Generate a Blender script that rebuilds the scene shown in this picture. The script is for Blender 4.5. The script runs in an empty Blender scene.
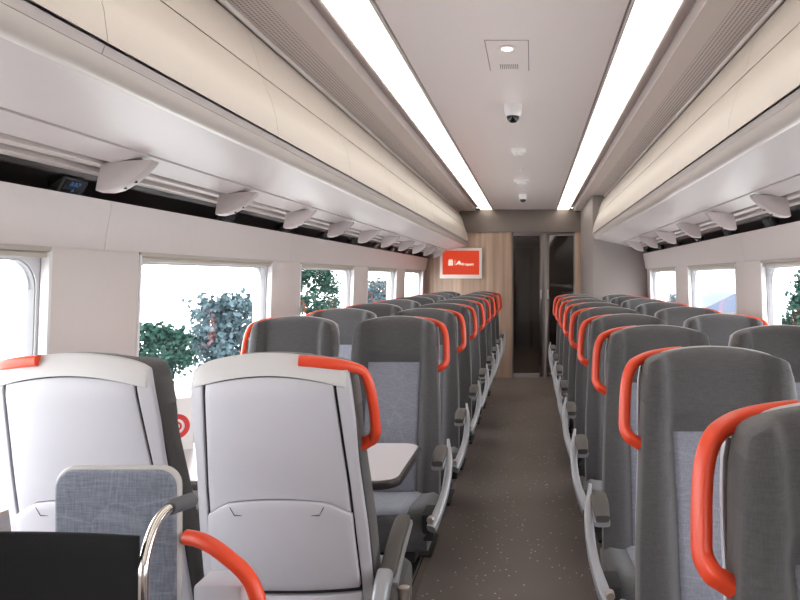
import bpy, bmesh, math, random
from mathutils import Vector, Matrix
random.seed(7)
PI = math.pi
C = bpy.context.scene.collection
S = bpy.context.scene

# ---------------------------------------------------------------- materials
def lin(c):
    return tuple(((v/255)/12.92 if v/255 <= .04045 else (((v/255)+.055)/1.055)**2.4) for v in c) + (1,)

def mat(name, rgb, rough=.5, spec=.5, metal=0, noise=0, nscale=40, bump=0, bscale=200, coat=0):
    m = bpy.data.materials.new(name); m.use_nodes = True
    nt = m.node_tree; N = nt.nodes; L = nt.links
    b = N['Principled BSDF']
    col = lin(rgb)
    b.inputs['Base Color'].default_value = col
    b.inputs['Roughness'].default_value = rough
    b.inputs['Specular IOR Level'].default_value = spec
    b.inputs['Metallic'].default_value = metal
    b.inputs['Coat Weight'].default_value = coat
    tc = N.new('ShaderNodeTexCoord')
    if noise >= 0:
        n = N.new('ShaderNodeTexNoise'); n.inputs['Scale'].default_value = nscale
        n.inputs['Detail'].default_value = 4
        L.new(tc.outputs['Object'], n.inputs['Vector'])
        mx = N.new('ShaderNodeMix'); mx.data_type = 'RGBA'; mx.name = 'MixC'
        k = noise if noise else .02
        mx.inputs['A'].default_value = tuple(v*(1-k) for v in col[:3])+(1,)
        mx.inputs['B'].default_value = tuple(min(1, v*(1+k)) for v in col[:3])+(1,)
        L.new(n.outputs['Fac'], mx.inputs['Factor'])
        L.new(mx.outputs['Result'], b.inputs['Base Color'])
    if bump:
        n2 = N.new('ShaderNodeTexNoise'); n2.inputs['Scale'].default_value = bscale
        L.new(tc.outputs['Object'], n2.inputs['Vector'])
        bp = N.new('ShaderNodeBump'); bp.inputs['Strength'].default_value = bump
        bp.inputs['Distance'].default_value = .002
        L.new(n2.outputs['Fac'], bp.inputs['Height']); L.new(bp.outputs['Normal'], b.inputs['Normal'])
    return m

def emis(name, rgb, strength):
    m = bpy.data.materials.new(name); m.use_nodes = True
    b = m.node_tree.nodes['Principled BSDF']
    b.inputs['Base Color'].default_value = (0, 0, 0, 1)
    b.inputs['Emission Color'].default_value = lin(rgb)
    b.inputs['Emission Strength'].default_value = strength
    return m

def fabric(name, rgb, rgb2, pattern=None, amt=.16):
    """woven cloth: fine stretched noise, optional thin straight stitched lines"""
    m = bpy.data.materials.new(name); m.use_nodes = True
    nt = m.node_tree; N = nt.nodes; L = nt.links; b = N['Principled BSDF']
    b.inputs['Roughness'].default_value = .9; b.inputs['Specular IOR Level'].default_value = .2
    b.inputs['Sheen Weight'].default_value = .25
    tc = N.new('ShaderNodeTexCoord')
    cols = []
    for sc in ((420, 420, 40), (40, 60, 420)):
        mp = N.new('ShaderNodeMapping'); mp.inputs['Scale'].default_value = sc
        L.new(tc.outputs['Object'], mp.inputs['Vector'])
        n = N.new('ShaderNodeTexNoise'); n.inputs['Scale'].default_value = 1; n.inputs['Detail'].default_value = 2
        L.new(mp.outputs['Vector'], n.inputs['Vector']); cols.append(n)
    ad = N.new('ShaderNodeMath'); ad.operation = 'ADD'
    L.new(cols[0].outputs['Fac'], ad.inputs[0]); L.new(cols[1].outputs['Fac'], ad.inputs[1])
    mr = N.new('ShaderNodeMapRange'); mr.inputs['From Min'].default_value = .7; mr.inputs['From Max'].default_value = 1.3
    L.new(ad.outputs[0], mr.inputs['Value'])
    mx = N.new('ShaderNodeMix'); mx.data_type = 'RGBA'
    mx.inputs['A'].default_value = lin(rgb); mx.inputs['B'].default_value = lin(rgb2)
    L.new(mr.outputs['Result'], mx.inputs['Factor'])
    out = mx.outputs['Result']
    if pattern:
        mp = N.new('ShaderNodeMapping'); mp.inputs['Scale'].default_value = (1, .15, 1)
        mp.inputs['Rotation'].default_value = (0, .5, 0)
        L.new(tc.outputs['Object'], mp.inputs['Vector'])
        v = N.new('ShaderNodeTexVoronoi'); v.feature = 'DISTANCE_TO_EDGE'; v.inputs['Scale'].default_value = 11
        L.new(mp.outputs['Vector'], v.inputs['Vector'])
        lt = N.new('ShaderNodeMapRange'); lt.inputs['From Min'].default_value = .012; lt.inputs['From Max'].default_value = .03
        lt.inputs['To Min'].default_value = amt; lt.inputs['To Max'].default_value = 0
        L.new(v.outputs['Distance'], lt.inputs['Value'])
        m2 = N.new('ShaderNodeMix'); m2.data_type = 'RGBA'
        m2.inputs['B'].default_value = lin(pattern)
        L.new(out, m2.inputs['A']); L.new(lt.outputs['Result'], m2.inputs['Factor'])
        out = m2.outputs['Result']
    L.new(out, b.inputs['Base Color'])
    bp = N.new('ShaderNodeBump'); bp.inputs['Strength'].default_value = .25; bp.inputs['Distance'].default_value = .001
    L.new(ad.outputs[0], bp.inputs['Height']); L.new(bp.outputs['Normal'], b.inputs['Normal'])
    return m

M = {}
M['ceiling'] = mat('ceiling_lacquer', (228, 214, 211), .28, .45)
M['wall'] = mat('wall_panel', (216, 204, 201), .45, .4)
M['lintel'] = mat('wall_gloss', (220, 208, 206), .3, .5)
M['rack'] = mat('rack_white', (190, 178, 177), .38, .35)
M['lid'] = mat('rack_lid_cream', (198, 187, 179), .38, .4)
M['fascia'] = mat('rack_fascia', (202, 190, 184), .35, .4)
M['band'] = mat('rack_band', (190, 178, 176), .45, .4)
M['rail'] = mat('rail_alu', (196, 184, 180), .35, .5, .25)
M['railc'] = mat('cover_rail', (214, 201, 196), .35, .5)
M['black'] = mat('gloss_black', (12, 11, 12), .18, .5)
M['gap'] = mat('gap_dark', (38, 34, 34), .8, .2)
M['matblack'] = mat('canvas_black', (22, 21, 22), .85, .2, bump=.3, bscale=600)
M['shell'] = mat('seat_shell', (190, 187, 195), .42, .45)
M['shell2'] = mat('seat_shell_band', (198, 195, 196), .5, .4)
M['slit'] = mat('seat_slit', (48, 44, 45), .7, .3)
M['orange'] = mat('orange_handle', (222, 70, 38), .38, .5)
M['grey_fab'] = fabric('fabric_charcoal', (70, 68, 70), (82, 80, 82))
M['panel_fab'] = fabric('fabric_patterned', (116, 116, 128), (136, 137, 149), (166, 168, 180))
M['board_fab'] = fabric('fabric_board', (104, 107, 120), (132, 136, 150), (170, 174, 186))
M['pipe'] = mat('seat_piping', (180, 175, 174), .5)
M['arm'] = mat('arm_metal', (160, 160, 165), .35, .5, .3)
M['pad'] = mat('arm_pad', (88, 84, 82), .7, .3)
M['bolt'] = mat('bolt_metal', (190, 178, 170), .3, .5, .7)
M['ped'] = mat('pedestal_dark', (34, 32, 33), .7)
M['ttop'] = mat('table_white', (202, 196, 200), .35, .5)
M['tedge'] = mat('table_edge', (46, 41, 41), .35, .5)
M['carpet'] = mat('side_carpet', (30, 28, 31), .95, .1, noise=.4, nscale=300)
M['strip'] = mat('floor_strip', (120, 108, 100), .4, .5, .5)
M['chrome'] = mat('chrome', (225, 220, 216), .12, .5, 1)
M['grip'] = mat('rubber_grip', (84, 84, 88), .7)
M['white'] = mat('white_plastic', (230, 226, 226), .4)
M['red'] = mat('logo_red', (205, 52, 54), .5)
M['cass'] = mat('blind_cassette', (186, 176, 166), .5)
M['wframe'] = mat('window_frame', (206, 204, 210), .4)
M['seal'] = mat('window_seal', (140, 138, 142), .6)
M['reveal'] = mat('window_reveal', (232, 228, 230), .4)
M['header'] = mat('end_header', (128, 117, 112), .5, .4)
M['cabin'] = mat('cabinet_grey', (138, 128, 126), .5, .4)
M['dframe'] = mat('door_frame', (140, 131, 129), .4, .5)
M['handle'] = mat('door_handle', (205, 194, 188), .35, .5, .1)
M['vest'] = mat('vestibule_wall', (96, 92, 94), .5)
M['vdoor'] = mat('vestibule_door', (120, 134, 152), .4)
M['tv_frame'] = mat('tv_frame', (226, 214, 208), .4)
M['strip_light'] = emis('light_diffuser', (255, 247, 232), 2.8)
M['tv'] = emis('tv_orange', (226, 58, 6), .6)
M['tv_w'] = emis('tv_white', (255, 236, 220), .75)
M['spot'] = emis('spot_white', (255, 250, 240), 9)
M['blue'] = emis('display_blue', (70, 130, 200), .3)
M['display'] = mat('display_glass', (44, 46, 52), .12, .6)
M['dcase'] = mat('display_case', (62, 57, 56), .35)
M['dome'] = mat('camera_dome', (20, 19, 20), .08, .7)

# perforated ceiling side
def perf():
    m = mat('perforated_panel', (206, 192, 188), .45, .4)
    N = m.node_tree.nodes; L = m.node_tree.links; b = N['Principled BSDF']
    tc = N.new('ShaderNodeTexCoord'); sp = N.new('ShaderNodeSeparateXYZ'); L.new(tc.outputs['Object'], sp.inputs[0])
    def math_(op, a, bb=None):
        n = N.new('ShaderNodeMath'); n.operation = op
        for i, v in enumerate((a, bb)):
            if v is None: continue
            if isinstance(v, (int, float)): n.inputs[i].default_value = v
            else: L.new(v, n.inputs[i])
        return n.outputs[0]
    ax = math_('ABSOLUTE', sp.outputs['X'])
    row = math_('FLOOR', math_('MULTIPLY', ax, 66))
    stg = math_('MULTIPLY', math_('MODULO', row, 2), .5)
    gx = math_('SUBTRACT', math_('FRACT', math_('MULTIPLY', ax, 66)), .5)
    gy = math_('SUBTRACT', math_('FRACT', math_('ADD', math_('MULTIPLY', sp.outputs['Y'], 66), stg)), .5)
    r = math_('SQRT', math_('ADD', math_('MULTIPLY', gx, gx), math_('MULTIPLY', gy, gy)))
    dot = math_('LESS_THAN', r, .25)
    band = math_('MULTIPLY', math_('GREATER_THAN', ax, .735), math_('LESS_THAN', ax, .86))
    f = math_('MULTIPLY', dot, band)
    mx = N.new('ShaderNodeMix'); mx.data_type = 'RGBA'
    L.new(N['MixC'].outputs['Result'], mx.inputs['A']); mx.inputs['B'].default_value = lin((60, 54, 53))
    L.new(f, mx.inputs['Factor']); L.new(mx.outputs['Result'], b.inputs['Base Color'])
    return m
M['perf'] = perf()

def wood():
    m = bpy.data.materials.new('wood_panel'); m.use_nodes = True
    N = m.node_tree.nodes; L = m.node_tree.links; b = N['Principled BSDF']
    tc = N.new('ShaderNodeTexCoord'); mp = N.new('ShaderNodeMapping'); mp.inputs['Scale'].default_value = (22, 22, .7)
    L.new(tc.outputs['Object'], mp.inputs['Vector'])
    n = N.new('ShaderNodeTexNoise'); n.inputs['Scale'].default_value = 1; n.inputs['Detail'].default_value = 6
    L.new(mp.outputs['Vector'], n.inputs['Vector'])
    cr = N.new('ShaderNodeValToRGB')
    cr.color_ramp.elements[0].position = .3; cr.color_ramp.elements[0].color = lin((150, 122, 106))
    cr.color_ramp.elements[1].position = .75; cr.color_ramp.elements[1].color = lin((196, 168, 148))
    L.new(n.outputs['Fac'], cr.inputs['Fac']); L.new(cr.outputs['Color'], b.inputs['Base Color'])
    b.inputs['Roughness'].default_value = .45
    return m
M['wood'] = wood()

def floor_mat():
    m = bpy.data.materials.new('speckled_floor'); m.use_nodes = True
    N = m.node_tree.nodes; L = m.node_tree.links; b = N['Principled BSDF']
    tc = N.new('ShaderNodeTexCoord')
    v = N.new('ShaderNodeTexVoronoi'); v.inputs['Scale'].default_value = 30
    L.new(tc.outputs['Object'], v.inputs['Vector'])
    lt = N.new('ShaderNodeMath'); lt.operation = 'LESS_THAN'; lt.inputs[1].default_value = .13
    L.new(v.outputs['Distance'], lt.inputs[0])
    sp = N.new('ShaderNodeSeparateColor'); L.new(v.outputs['Color'], sp.inputs[0])
    g = N.new('ShaderNodeMath'); g.operation = 'GREATER_THAN'; g.inputs[1].default_value = .35
    L.new(sp.outputs[0], g.inputs[0])
    mu = N.new('ShaderNodeMath'); mu.operation = 'MULTIPLY'; L.new(lt.outputs[0], mu.inputs[0]); L.new(g.outputs[0], mu.inputs[1])
    mm = N.new('ShaderNodeMath'); mm.operation = 'MULTIPLY'; mm.inputs[1].default_value = 1; L.new(mu.outputs[0], mm.inputs[0])
    n = N.new('ShaderNodeTexNoise'); n.inputs['Scale'].default_value = 3; n.inputs['Detail'].default_value = 5
    L.new(tc.outputs['Object'], n.inputs['Vector'])
    base = N.new('ShaderNodeMix'); base.data_type = 'RGBA'
    base.inputs['A'].default_value = lin((88, 78, 73)); base.inputs['B'].default_value = lin((106, 95, 89))
    L.new(n.outputs['Fac'], base.inputs['Factor'])
    mx = N.new('ShaderNodeMix'); mx.data_type = 'RGBA'; mx.inputs['B'].default_value = lin((196, 190, 184))
    L.new(base.outputs['Result'], mx.inputs['A']); L.new(mm.outputs[0], mx.inputs['Factor'])
    L.new(mx.outputs['Result'], b.inputs['Base Color'])
    b.inputs['Roughness'].default_value = .5
    return m
M['floor'] = floor_mat()

def glass(name, tint, ior=1.45, extra=0):
    m = bpy.data.materials.new(name); m.use_nodes = True
    N = m.node_tree.nodes; L = m.node_tree.links; N.remove(N['Principled BSDF'])
    t = N.new('ShaderNodeBsdfTransparent'); t.inputs[0].default_value = tint+(1,)
    g = N.new('ShaderNodeBsdfGlossy'); g.inputs['Roughness'].default_value = .03
    lw = N.new('ShaderNodeLayerWeight'); pw = N.new('ShaderNodeMath'); pw.operation = 'POWER'; pw.inputs[1].default_value = 5
    L.new(lw.outputs['Facing'], pw.inputs[0])
    f = N.new('ShaderNodeMath'); f.operation = 'MULTIPLY_ADD'; f.inputs[1].default_value = .35; f.inputs[2].default_value = (ior-1)**2/(ior+1)**2*1.5
    L.new(pw.outputs[0], f.inputs[0])
    mx = N.new('ShaderNodeMixShader')
    L.new(f.outputs[0], mx.inputs[0]); L.new(t.outputs[0], mx.inputs[1]); L.new(g.outputs[0], mx.inputs[2])
    L.new(mx.outputs[0], N['Material Output'].inputs[0])
    return m
M['glass'] = glass('window_glass', (.97, .98, .98), 1.3)
M['dglass'] = glass('door_glass', (.62, .60, .60), 1.45)
M['leaf'] = mat('tree_leaf', (24, 52, 44), .8, .2, noise=.5, nscale=3)
M['leaf2'] = mat('hedge_leaf', (62, 78, 84), .8, .2, noise=.4, nscale=3)
M['bark'] = mat('bark', (80, 70, 62), .9)
M['ground'] = mat('bounce_field', (226, 228, 224), .95, .1, noise=.08, nscale=.2)  # ground colour lightened to bounce daylight up onto the ceiling
M['roof'] = mat('slate_roof', (72, 80, 98), .8)
M['brick'] = mat('house_wall', (120, 110, 108), .8)

# ---------------------------------------------------------------- helpers
def mk(name, verts, faces, m, parent=None, smooth=35, bevel=0, seg=2):
    me = bpy.data.meshes.new(name); me.from_pydata([tuple(v) for v in verts], [], faces)
    bm = bmesh.new(); bm.from_mesh(me)
    bmesh.ops.remove_doubles(bm, verts=bm.verts, dist=1e-6)
    bmesh.ops.recalc_face_normals(bm, faces=bm.faces)
    if bevel:
        es = [e for e in bm.edges if len(e.link_faces) == 2 and e.calc_face_angle(0) > math.radians(40)]
        bmesh.ops.bevel(bm, geom=es, offset=bevel, segments=seg, affect='EDGES', profile=.5)
    bm.to_mesh(me); bm.free()
    if isinstance(m, (list, tuple)):
        for q in m: me.materials.append(q)
    else: me.materials.append(m)
    if smooth:
        me.shade_smooth(); me.set_sharp_from_angle(angle=math.radians(smooth))
    o = bpy.data.objects.new(name, me); C.objects.link(o)
    if parent: o.parent = parent
    return o

class MB:
    def __init__(s): s.v = []; s.f = []
    def add(s, v, f):
        k = len(s.v); s.v += [Vector(p) for p in v]; s.f += [tuple(i+k for i in q) for q in f]; return s
    def box(s, x0, x1, y0, y1, z0, z1):
        return s.add([(x0,y0,z0),(x1,y0,z0),(x1,y1,z0),(x0,y1,z0),(x0,y0,z1),(x1,y0,z1),(x1,y1,z1),(x0,y1,z1)],
                     [(0,3,2,1),(4,5,6,7),(0,1,5,4),(1,2,6,5),(2,3,7,6),(3,0,4,7)])
    def prism(s, prof, y0, y1):      # closed profile [(x,z)] extruded along Y
        n = len(prof)
        v = [(x, y0, z) for x, z in prof]+[(x, y1, z) for x, z in prof]
        f = [tuple(range(n)), tuple(range(2*n-1, n-1, -1))]+[(i, (i+1) % n, n+(i+1) % n, n+i) for i in range(n)]
        return s.add(v, f)
    def prism_axis(s, prof, a0, a1, fn):   # fn(p,q,a)->xyz
        n = len(prof)
        v = [fn(p, q, a0) for p, q in prof]+[fn(p, q, a1) for p, q in prof]
        f = [tuple(range(n)), tuple(range(2*n-1, n-1, -1))]+[(i, (i+1) % n, n+(i+1) % n, n+i) for i in range(n)]
        return s.add(v, f)
    def slab(s, fn, us, vs, off):    # closed slab; off(u,v)->Vector offset to back surface
        nu, nv = len(us), len(vs)
        A = [fn(u, v) for v in vs for u in us]
        B = [Vector(a)+off(u, v) for a, (u, v) in zip(A, [(u, v) for v in vs for u in us])]
        n = nu*nv; f = []
        for j in range(nv-1):
            for i in range(nu-1):
                a = j*nu+i; f.append((a, a+1, a+nu+1, a+nu)); f.append((n+a, n+a+nu, n+a+nu+1, n+a+1))
        ring = [i for i in range(nu)]+[j*nu+nu-1 for j in range(1, nv)]+[(nv-1)*nu+i for i in range(nu-2, -1, -1)]+[j*nu for j in range(nv-2, 0, -1)]
        for a, b in zip(ring, ring[1:]+ring[:1]): f.append((a, n+a, n+b, b))
        return s.add(A+B, f)
    def tube(s, pts, r, seg=10, flat=None, up=Vector((0, 0, 1)), cap=True):
        # sweep; r float or list; flat=(w,h) superellipse section, w along side, h along 'up-ish'
        pts = [Vector(p) for p in pts]; n = len(pts); rings = []
        side = None
        for i, p in enumerate(pts):
            t = (pts[min(i+1, n-1)]-pts[max(i-1, 0)]).normalized()
            if side is None:
                side = t.cross(up)
                if side.length < 1e-3: side = t.cross(Vector((1, 0, 0)))
            else: side = side-t*side.dot(t)
            side.normalize(); nn = side.cross(t).normalized()
            rr = r[i] if isinstance(r, (list, tuple)) else r
            ring = []
            for k in range(seg):
                a = 2*PI*(k+.5)/seg; c, q = math.cos(a), math.sin(a)
                if flat:
                    w, h = flat; e = .55
                    ring.append(p+side*(w*rr*math.copysign(abs(c)**e, c))+nn*(h*rr*math.copysign(abs(q)**e, q)))
                else: ring.append(p+side*(rr*c)+nn*(rr*q))
            rings.append(ring)
        v = [q for R in rings for q in R]; f = []
        for i in range(n-1):
            for k in range(seg):
                a = i*seg+k; b = i*seg+(k+1) % seg; f.append((a, b, b+seg, a+seg))
        if cap: f.append(tuple(range(seg-1, -1, -1))); f.append(tuple((n-1)*seg+k for k in range(seg)))
        return s.add(v, f)
    def lathe(s, prof, c, seg=24, axis='z'):    # prof [(r,h)]
        v = []; f = []; n = len(prof)
        for r, h in prof:
            for k in range(seg):
                a = 2*PI*k/seg; x, y = r*math.cos(a), r*math.sin(a)
                p = (x, y, h) if axis == 'z' else ((h, x, y) if axis == 'x' else (x, h, y))
                v.append(Vector(c)+Vector(p))
        for i in range(n-1):
            for k in range(seg): f.append((i*seg+k, i*seg+(k+1) % seg, (i+1)*seg+(k+1) % seg, (i+1)*seg+k))
        f.append(tuple(range(seg-1, -1, -1))); f.append(tuple((n-1)*seg+k for k in range(seg)))
        return s.add(v, f)
    def build(s, name, m, parent=None, **k): return mk(name, s.v, s.f, m, parent, **k)

def smooth_path(pts, n=6):
    pts = [Vector(p) for p in pts]; out = []
    P = [pts[0]*2-pts[1]]+pts+[pts[-1]*2-pts[-2]]
    for i in range(1, len(P)-2):
        for k in range(n):
            t = k/n; a, b, c, d = P[i-1], P[i], P[i+1], P[i+2]
            out.append(.5*((2*b)+(c-a)*t+(2*a-5*b+4*c-d)*t*t+(3*b-a-3*c+d)*t**3))
    out.append(pts[-1]); return out

def tag(o, label, cat, group=None, kind=None):
    if label: o['label'] = label
    if cat: o['category'] = cat
    if group: o['group'] = group
    if kind: o['kind'] = kind
    return o
def thing(name, label, cat, loc=(0, 0, 0), rz=0, group=None):
    o = bpy.data.objects.new(name, None); C.objects.link(o); o.empty_display_size = .1
    o.location = loc; o.rotation_euler = (0, 0, rz)
    return tag(o, label, cat, group)
def struct(o, label=None, cat=None):
    o['kind'] = 'structure'; return tag(o, label, cat)
def copy_tree(o, parent=None):
    c = o.copy(); C.objects.link(c)
    if parent: c.parent = parent
    for ch in list(o.children): copy_tree(ch, c)
    return c
def lerp_tab(tab, x):
    if x <= tab[0][0]: return tab[0][1]
    for (a, p), (b, q) in zip(tab, tab[1:]):
        if x <= b: return p+(q-p)*(x-a)/(b-a)
    return tab[-1][1]
def sst(a, b, x):
    t = max(0, min(1, (x-a)/(b-a))); return t*t*(3-2*t)
def lsp(a, b, n): return [a+(b-a)*i/(n-1) for i in range(n)]

# ---------------------------------------------------------------- frame of the place
EYE = 1.32; CX = -.095            # eye height, centre line of the carriage
Y0, Y1 = -2.6, 9.67               # near / far end of the saloon
def Z(d): return EYE+d
def wa(z): return 1.30+(1.41-z)*.035      # wall offset from the centre line

# floor
fb = MB().box(-.48, .345, Y0, 14, -.06, 0)
struct(fb.build('floor', M['floor'], smooth=0))
struct(MB().box(CX-1.5, -.51, Y0, Y1, -.06, .0).build('floor_left', M['carpet'], smooth=0))
struct(MB().box(.375, CX+1.5, Y0, Y1, -.06, .0).build('floor_right', M['carpet'], smooth=0))
struct(MB().box(-.51, -.48, Y0, Y1, -.06, .003).box(-.522, -.516, Y0, Y1, -.02, .006).build('trim_1', M['strip'], smooth=0))
struct(MB().box(.345, .375, Y0, Y1, -.06, .003).build('trim_2', M['strip'], smooth=0))

# ceiling: centre panel, dark joints, light channels, perforated sides
def symm(prof): return prof, [(-x, z) for x, z in prof][::-1]
def longi(name, profs, m, y0=Y0, y1=Y1, parent=None, **k):
    b = MB()
    for p in profs: b.prism(p, y0, y1)
    o = b.build(name, m, parent, **k)
    if not parent: o.location.x = CX
    return o
ceil = longi('ceiling', [[(-.405, Z(.88)), (.405, Z(.88)), (.405, Z(.90)), (-.405, Z(.90))]], M['ceiling'])
struct(ceil)
struct(longi('ceiling_void', [[(-1.5, Z(.925)), (1.5, Z(.925)), (1.5, Z(.97)), (-1.5, Z(.97))]], M['gap']))
sides = []
for p in symm([(.64, Z(.86)), (.80, Z(.862)), (.905, Z(.86)), (.905, Z(.925)), (.58, Z(.925)), (.58, Z(.905)), (.632, Z(.905))]): sides.append(p)
struct(longi('ceiling_side', sides, M['perf'], smooth=30))
rims = []
for p in symm([(.575, Z(.874)), (.583, Z(.874)), (.583, Z(.92)), (.575, Z(.92))]): rims.append(p)
for p in symm([(.413, Z(.876)), (.421, Z(.876)), (.421, Z(.92)), (.413, Z(.92))]): rims.append(p)
struct(longi('trim_3', rims, M['wall']))

for s, nm in ((-1, 'left'), (1, 'right')):
    t = thing('ceiling_light', 'long warm white light strip set in the ceiling on the %s of the aisle' % nm, 'ceiling light', (CX, 0, Z(.88)), 0, 'ceiling light strips')
    a, b = sorted((s*.421, s*.575))
    MB().box(a, b, Y0+.02, Y1-.02, -.001, .012).build('diffuser', M['strip_light'], t)
    MB().box(a-.002, a+.002, Y0+.02, Y1-.02, -.004, .02).box(b-.002, b+.002, Y0+.02, Y1-.02, -.004, .02).build('frame', M['wall'], t)

# ---------------------------------------------------------------- luggage racks
def rack(s, y1, nm):
    t = thing('luggage_rack', 'long white overhead luggage rack with curved cream lid along the %s wall' % nm, 'luggage rack', (CX, 0, 0), 0, 'overhead luggage racks')
    def P(l): return [(s*x, Z(z)) for x, z in l]
    lid = [(.868, .842), (.845, .815), (.822, .775), (.803, .72), (.786, .658)]
    lid2 = [(.785, .654), (.768, .61), (.752, .57), (.738, .52), (.730, .456)]
    # inner shelf body
    MB().prism(P([(.775, .448), (.80, .60), (.84, .70), (.88, .835), (1.34, .85), (1.34, .42), (.80, .43)]), Y0, y1).build('rack_body', M['band'], t)
    ys = [Y0]+[1.44+.97*k for k in range(-3, 12) if Y0+.1 < 1.44+.97*k < y1-.15]+[y1]
    for a, b in zip(ys, ys[1:]):
        for q in (lid, lid2):
            th = [(x+.012, z+.004) for x, z in q[::-1]]
            MB().prism(P(q+th), a+.0015, b-.0015).build('lid_panel' if q is lid2 else 'upper_panel', M['lid'], t, smooth=50)
    for a, b in zip(ys, ys[1:]):
        MB().prism(P([(.736, .452), (.742, .434), (.80, .434), (.80, .452)]), a+.001, b-.001).build('recessed_band', M['band'], t)
    MB().prism(P([(.739, .431), (.745, .416), (.753, .402), (.76, .396), (.775, .394), (.80, .40), (.80, .431)]), Y0, y1).build('fascia', M['fascia'], t, smooth=50)
    MB().prism(P([(.772, .397), (.80, .391), (.90, .371), (.99, .353), (1.0, .351), (1.0, .38), (.80, .42), (.772, .41)]), Y0, y1).build('underside', M['rack'], t, smooth=40)
    MB().prism(P([(1.004, .346), (1.03, .338), (1.09, .322), (1.10, .33), (1.10, .37), (1.004, .375)]), Y0, y1).build('edge_board', M['rack'], t, smooth=40)
    for (x0, z0, x1, z1) in ((1.115, .316, 1.145, .312), (1.165, .302, 1.195, .298)):
        MB().prism(P([(x0, z0), (x1, z1), (x1+.004, z1+.02), (x0+.004, z0+.024)]), Y0, y1).build('rail', M['rail'], t, bevel=.003)
    for cx_, cz_, rr_ in ((.858, .850, .010), (.874, .838, .006)):
        MB().tube([(s*cx_, Y0, Z(cz_)), (s*cx_, y1, Z(cz_))], rr_, 12).build('rail', M['railc'], t)
    # end cap
    cap = [(.88, .842)]+lid[1:]+lid2+[(.736, .43), (.75, .402), (.775, .394), (1.0, .349), (1.10, .32), (1.28, .29), (1.33, .30), (1.33, .85)]
    MB().prism(P(cap), y1-.012, y1-.001).build('end_cap', M['fascia'], t)
    return t
BOXY = 7.78
rack(-1, Y1-.005, 'left'); rack(1, BOXY-.005, 'right')
# dark recess behind racks
for s, nm, y1 in ((-1, 3, Y1), (1, 4, BOXY)):
    p = [(s*x, Z(z)) for x, z in [(1.20, .335), (1.335, .24), (1.40, .24), (1.40, .40), (1.20, .40)]]
    o = longi('trim_%d' % (nm+1), [p], M['black'], Y0, y1); struct(o)

# ---------------------------------------------------------------- side walls
PIT = 1.83; WL = 1.35; ZB = .62; ZT = 1.412
def wall(s, shift, y1, nm, k0):
    W0 = .77+shift
    starts = [W0+PIT*k for k in range(-1, 5) if W0+PIT*k+WL < y1]
    def P(l): return [(s*x, z) for x, z in l]
    b = MB()
    # lintel with joints at the middle of each pillar
    js = [Y0]+[st-(PIT-WL)/2 for st in starts]+[starts[-1]+WL+(PIT-WL)/2 if starts[-1]+WL+(PIT-WL)/2 < y1 else y1, y1]
    js = sorted(set(js))
    for a, c in zip(js, js[1:]):
        if c-a < .02: continue
        b.prism(P([(1.262, Z(.245)), (1.268, Z(.20)), (1.279, Z(.14)), (1.284, Z(.10)), (1.288, Z(.088)), (1.33, Z(.088)), (1.36, Z(.245))]), a+.001, c-.001)
    o = b.build('trim_%d' % k0, M['lintel'], smooth=40); o.location.x = CX; struct(o)
    # pillars and lower dado
    b = MB(); ed = [Y0]
    for st in starts: ed += [st, st+WL]
    ed.append(y1)
    def pil(y0, y2):
        b.prism(P([(wa(ZT), ZT), (wa(ZB), ZB), (wa(ZB)+.10, ZB), (wa(ZT)+.10, ZT)]), y0, y2)
    for a, c in zip(ed[::2], ed[1::2]): pil(a, c)
    b.prism(P([(wa(ZB), ZB), (1.325, .30), (1.325, 0), (1.46, 0), (1.46, ZB)]), Y0, y1)
    b.prism(P([(1.33, ZT), (1.46, ZT), (1.46, Z(.92)), (1.40, Z(.92))]), Y0, y1)
    b.prism(P([(wa(ZB)+.024, ZB), (1.46, ZB), (1.46, ZB+.06), (wa(ZB)+.024, ZB+.06)]), Y0, y1)
    o = b.build('wall_%s' % nm, M['wall'], bevel=.004, seg=2); o.location.x = CX; struct(o)
    return starts
wn = 0
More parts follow.
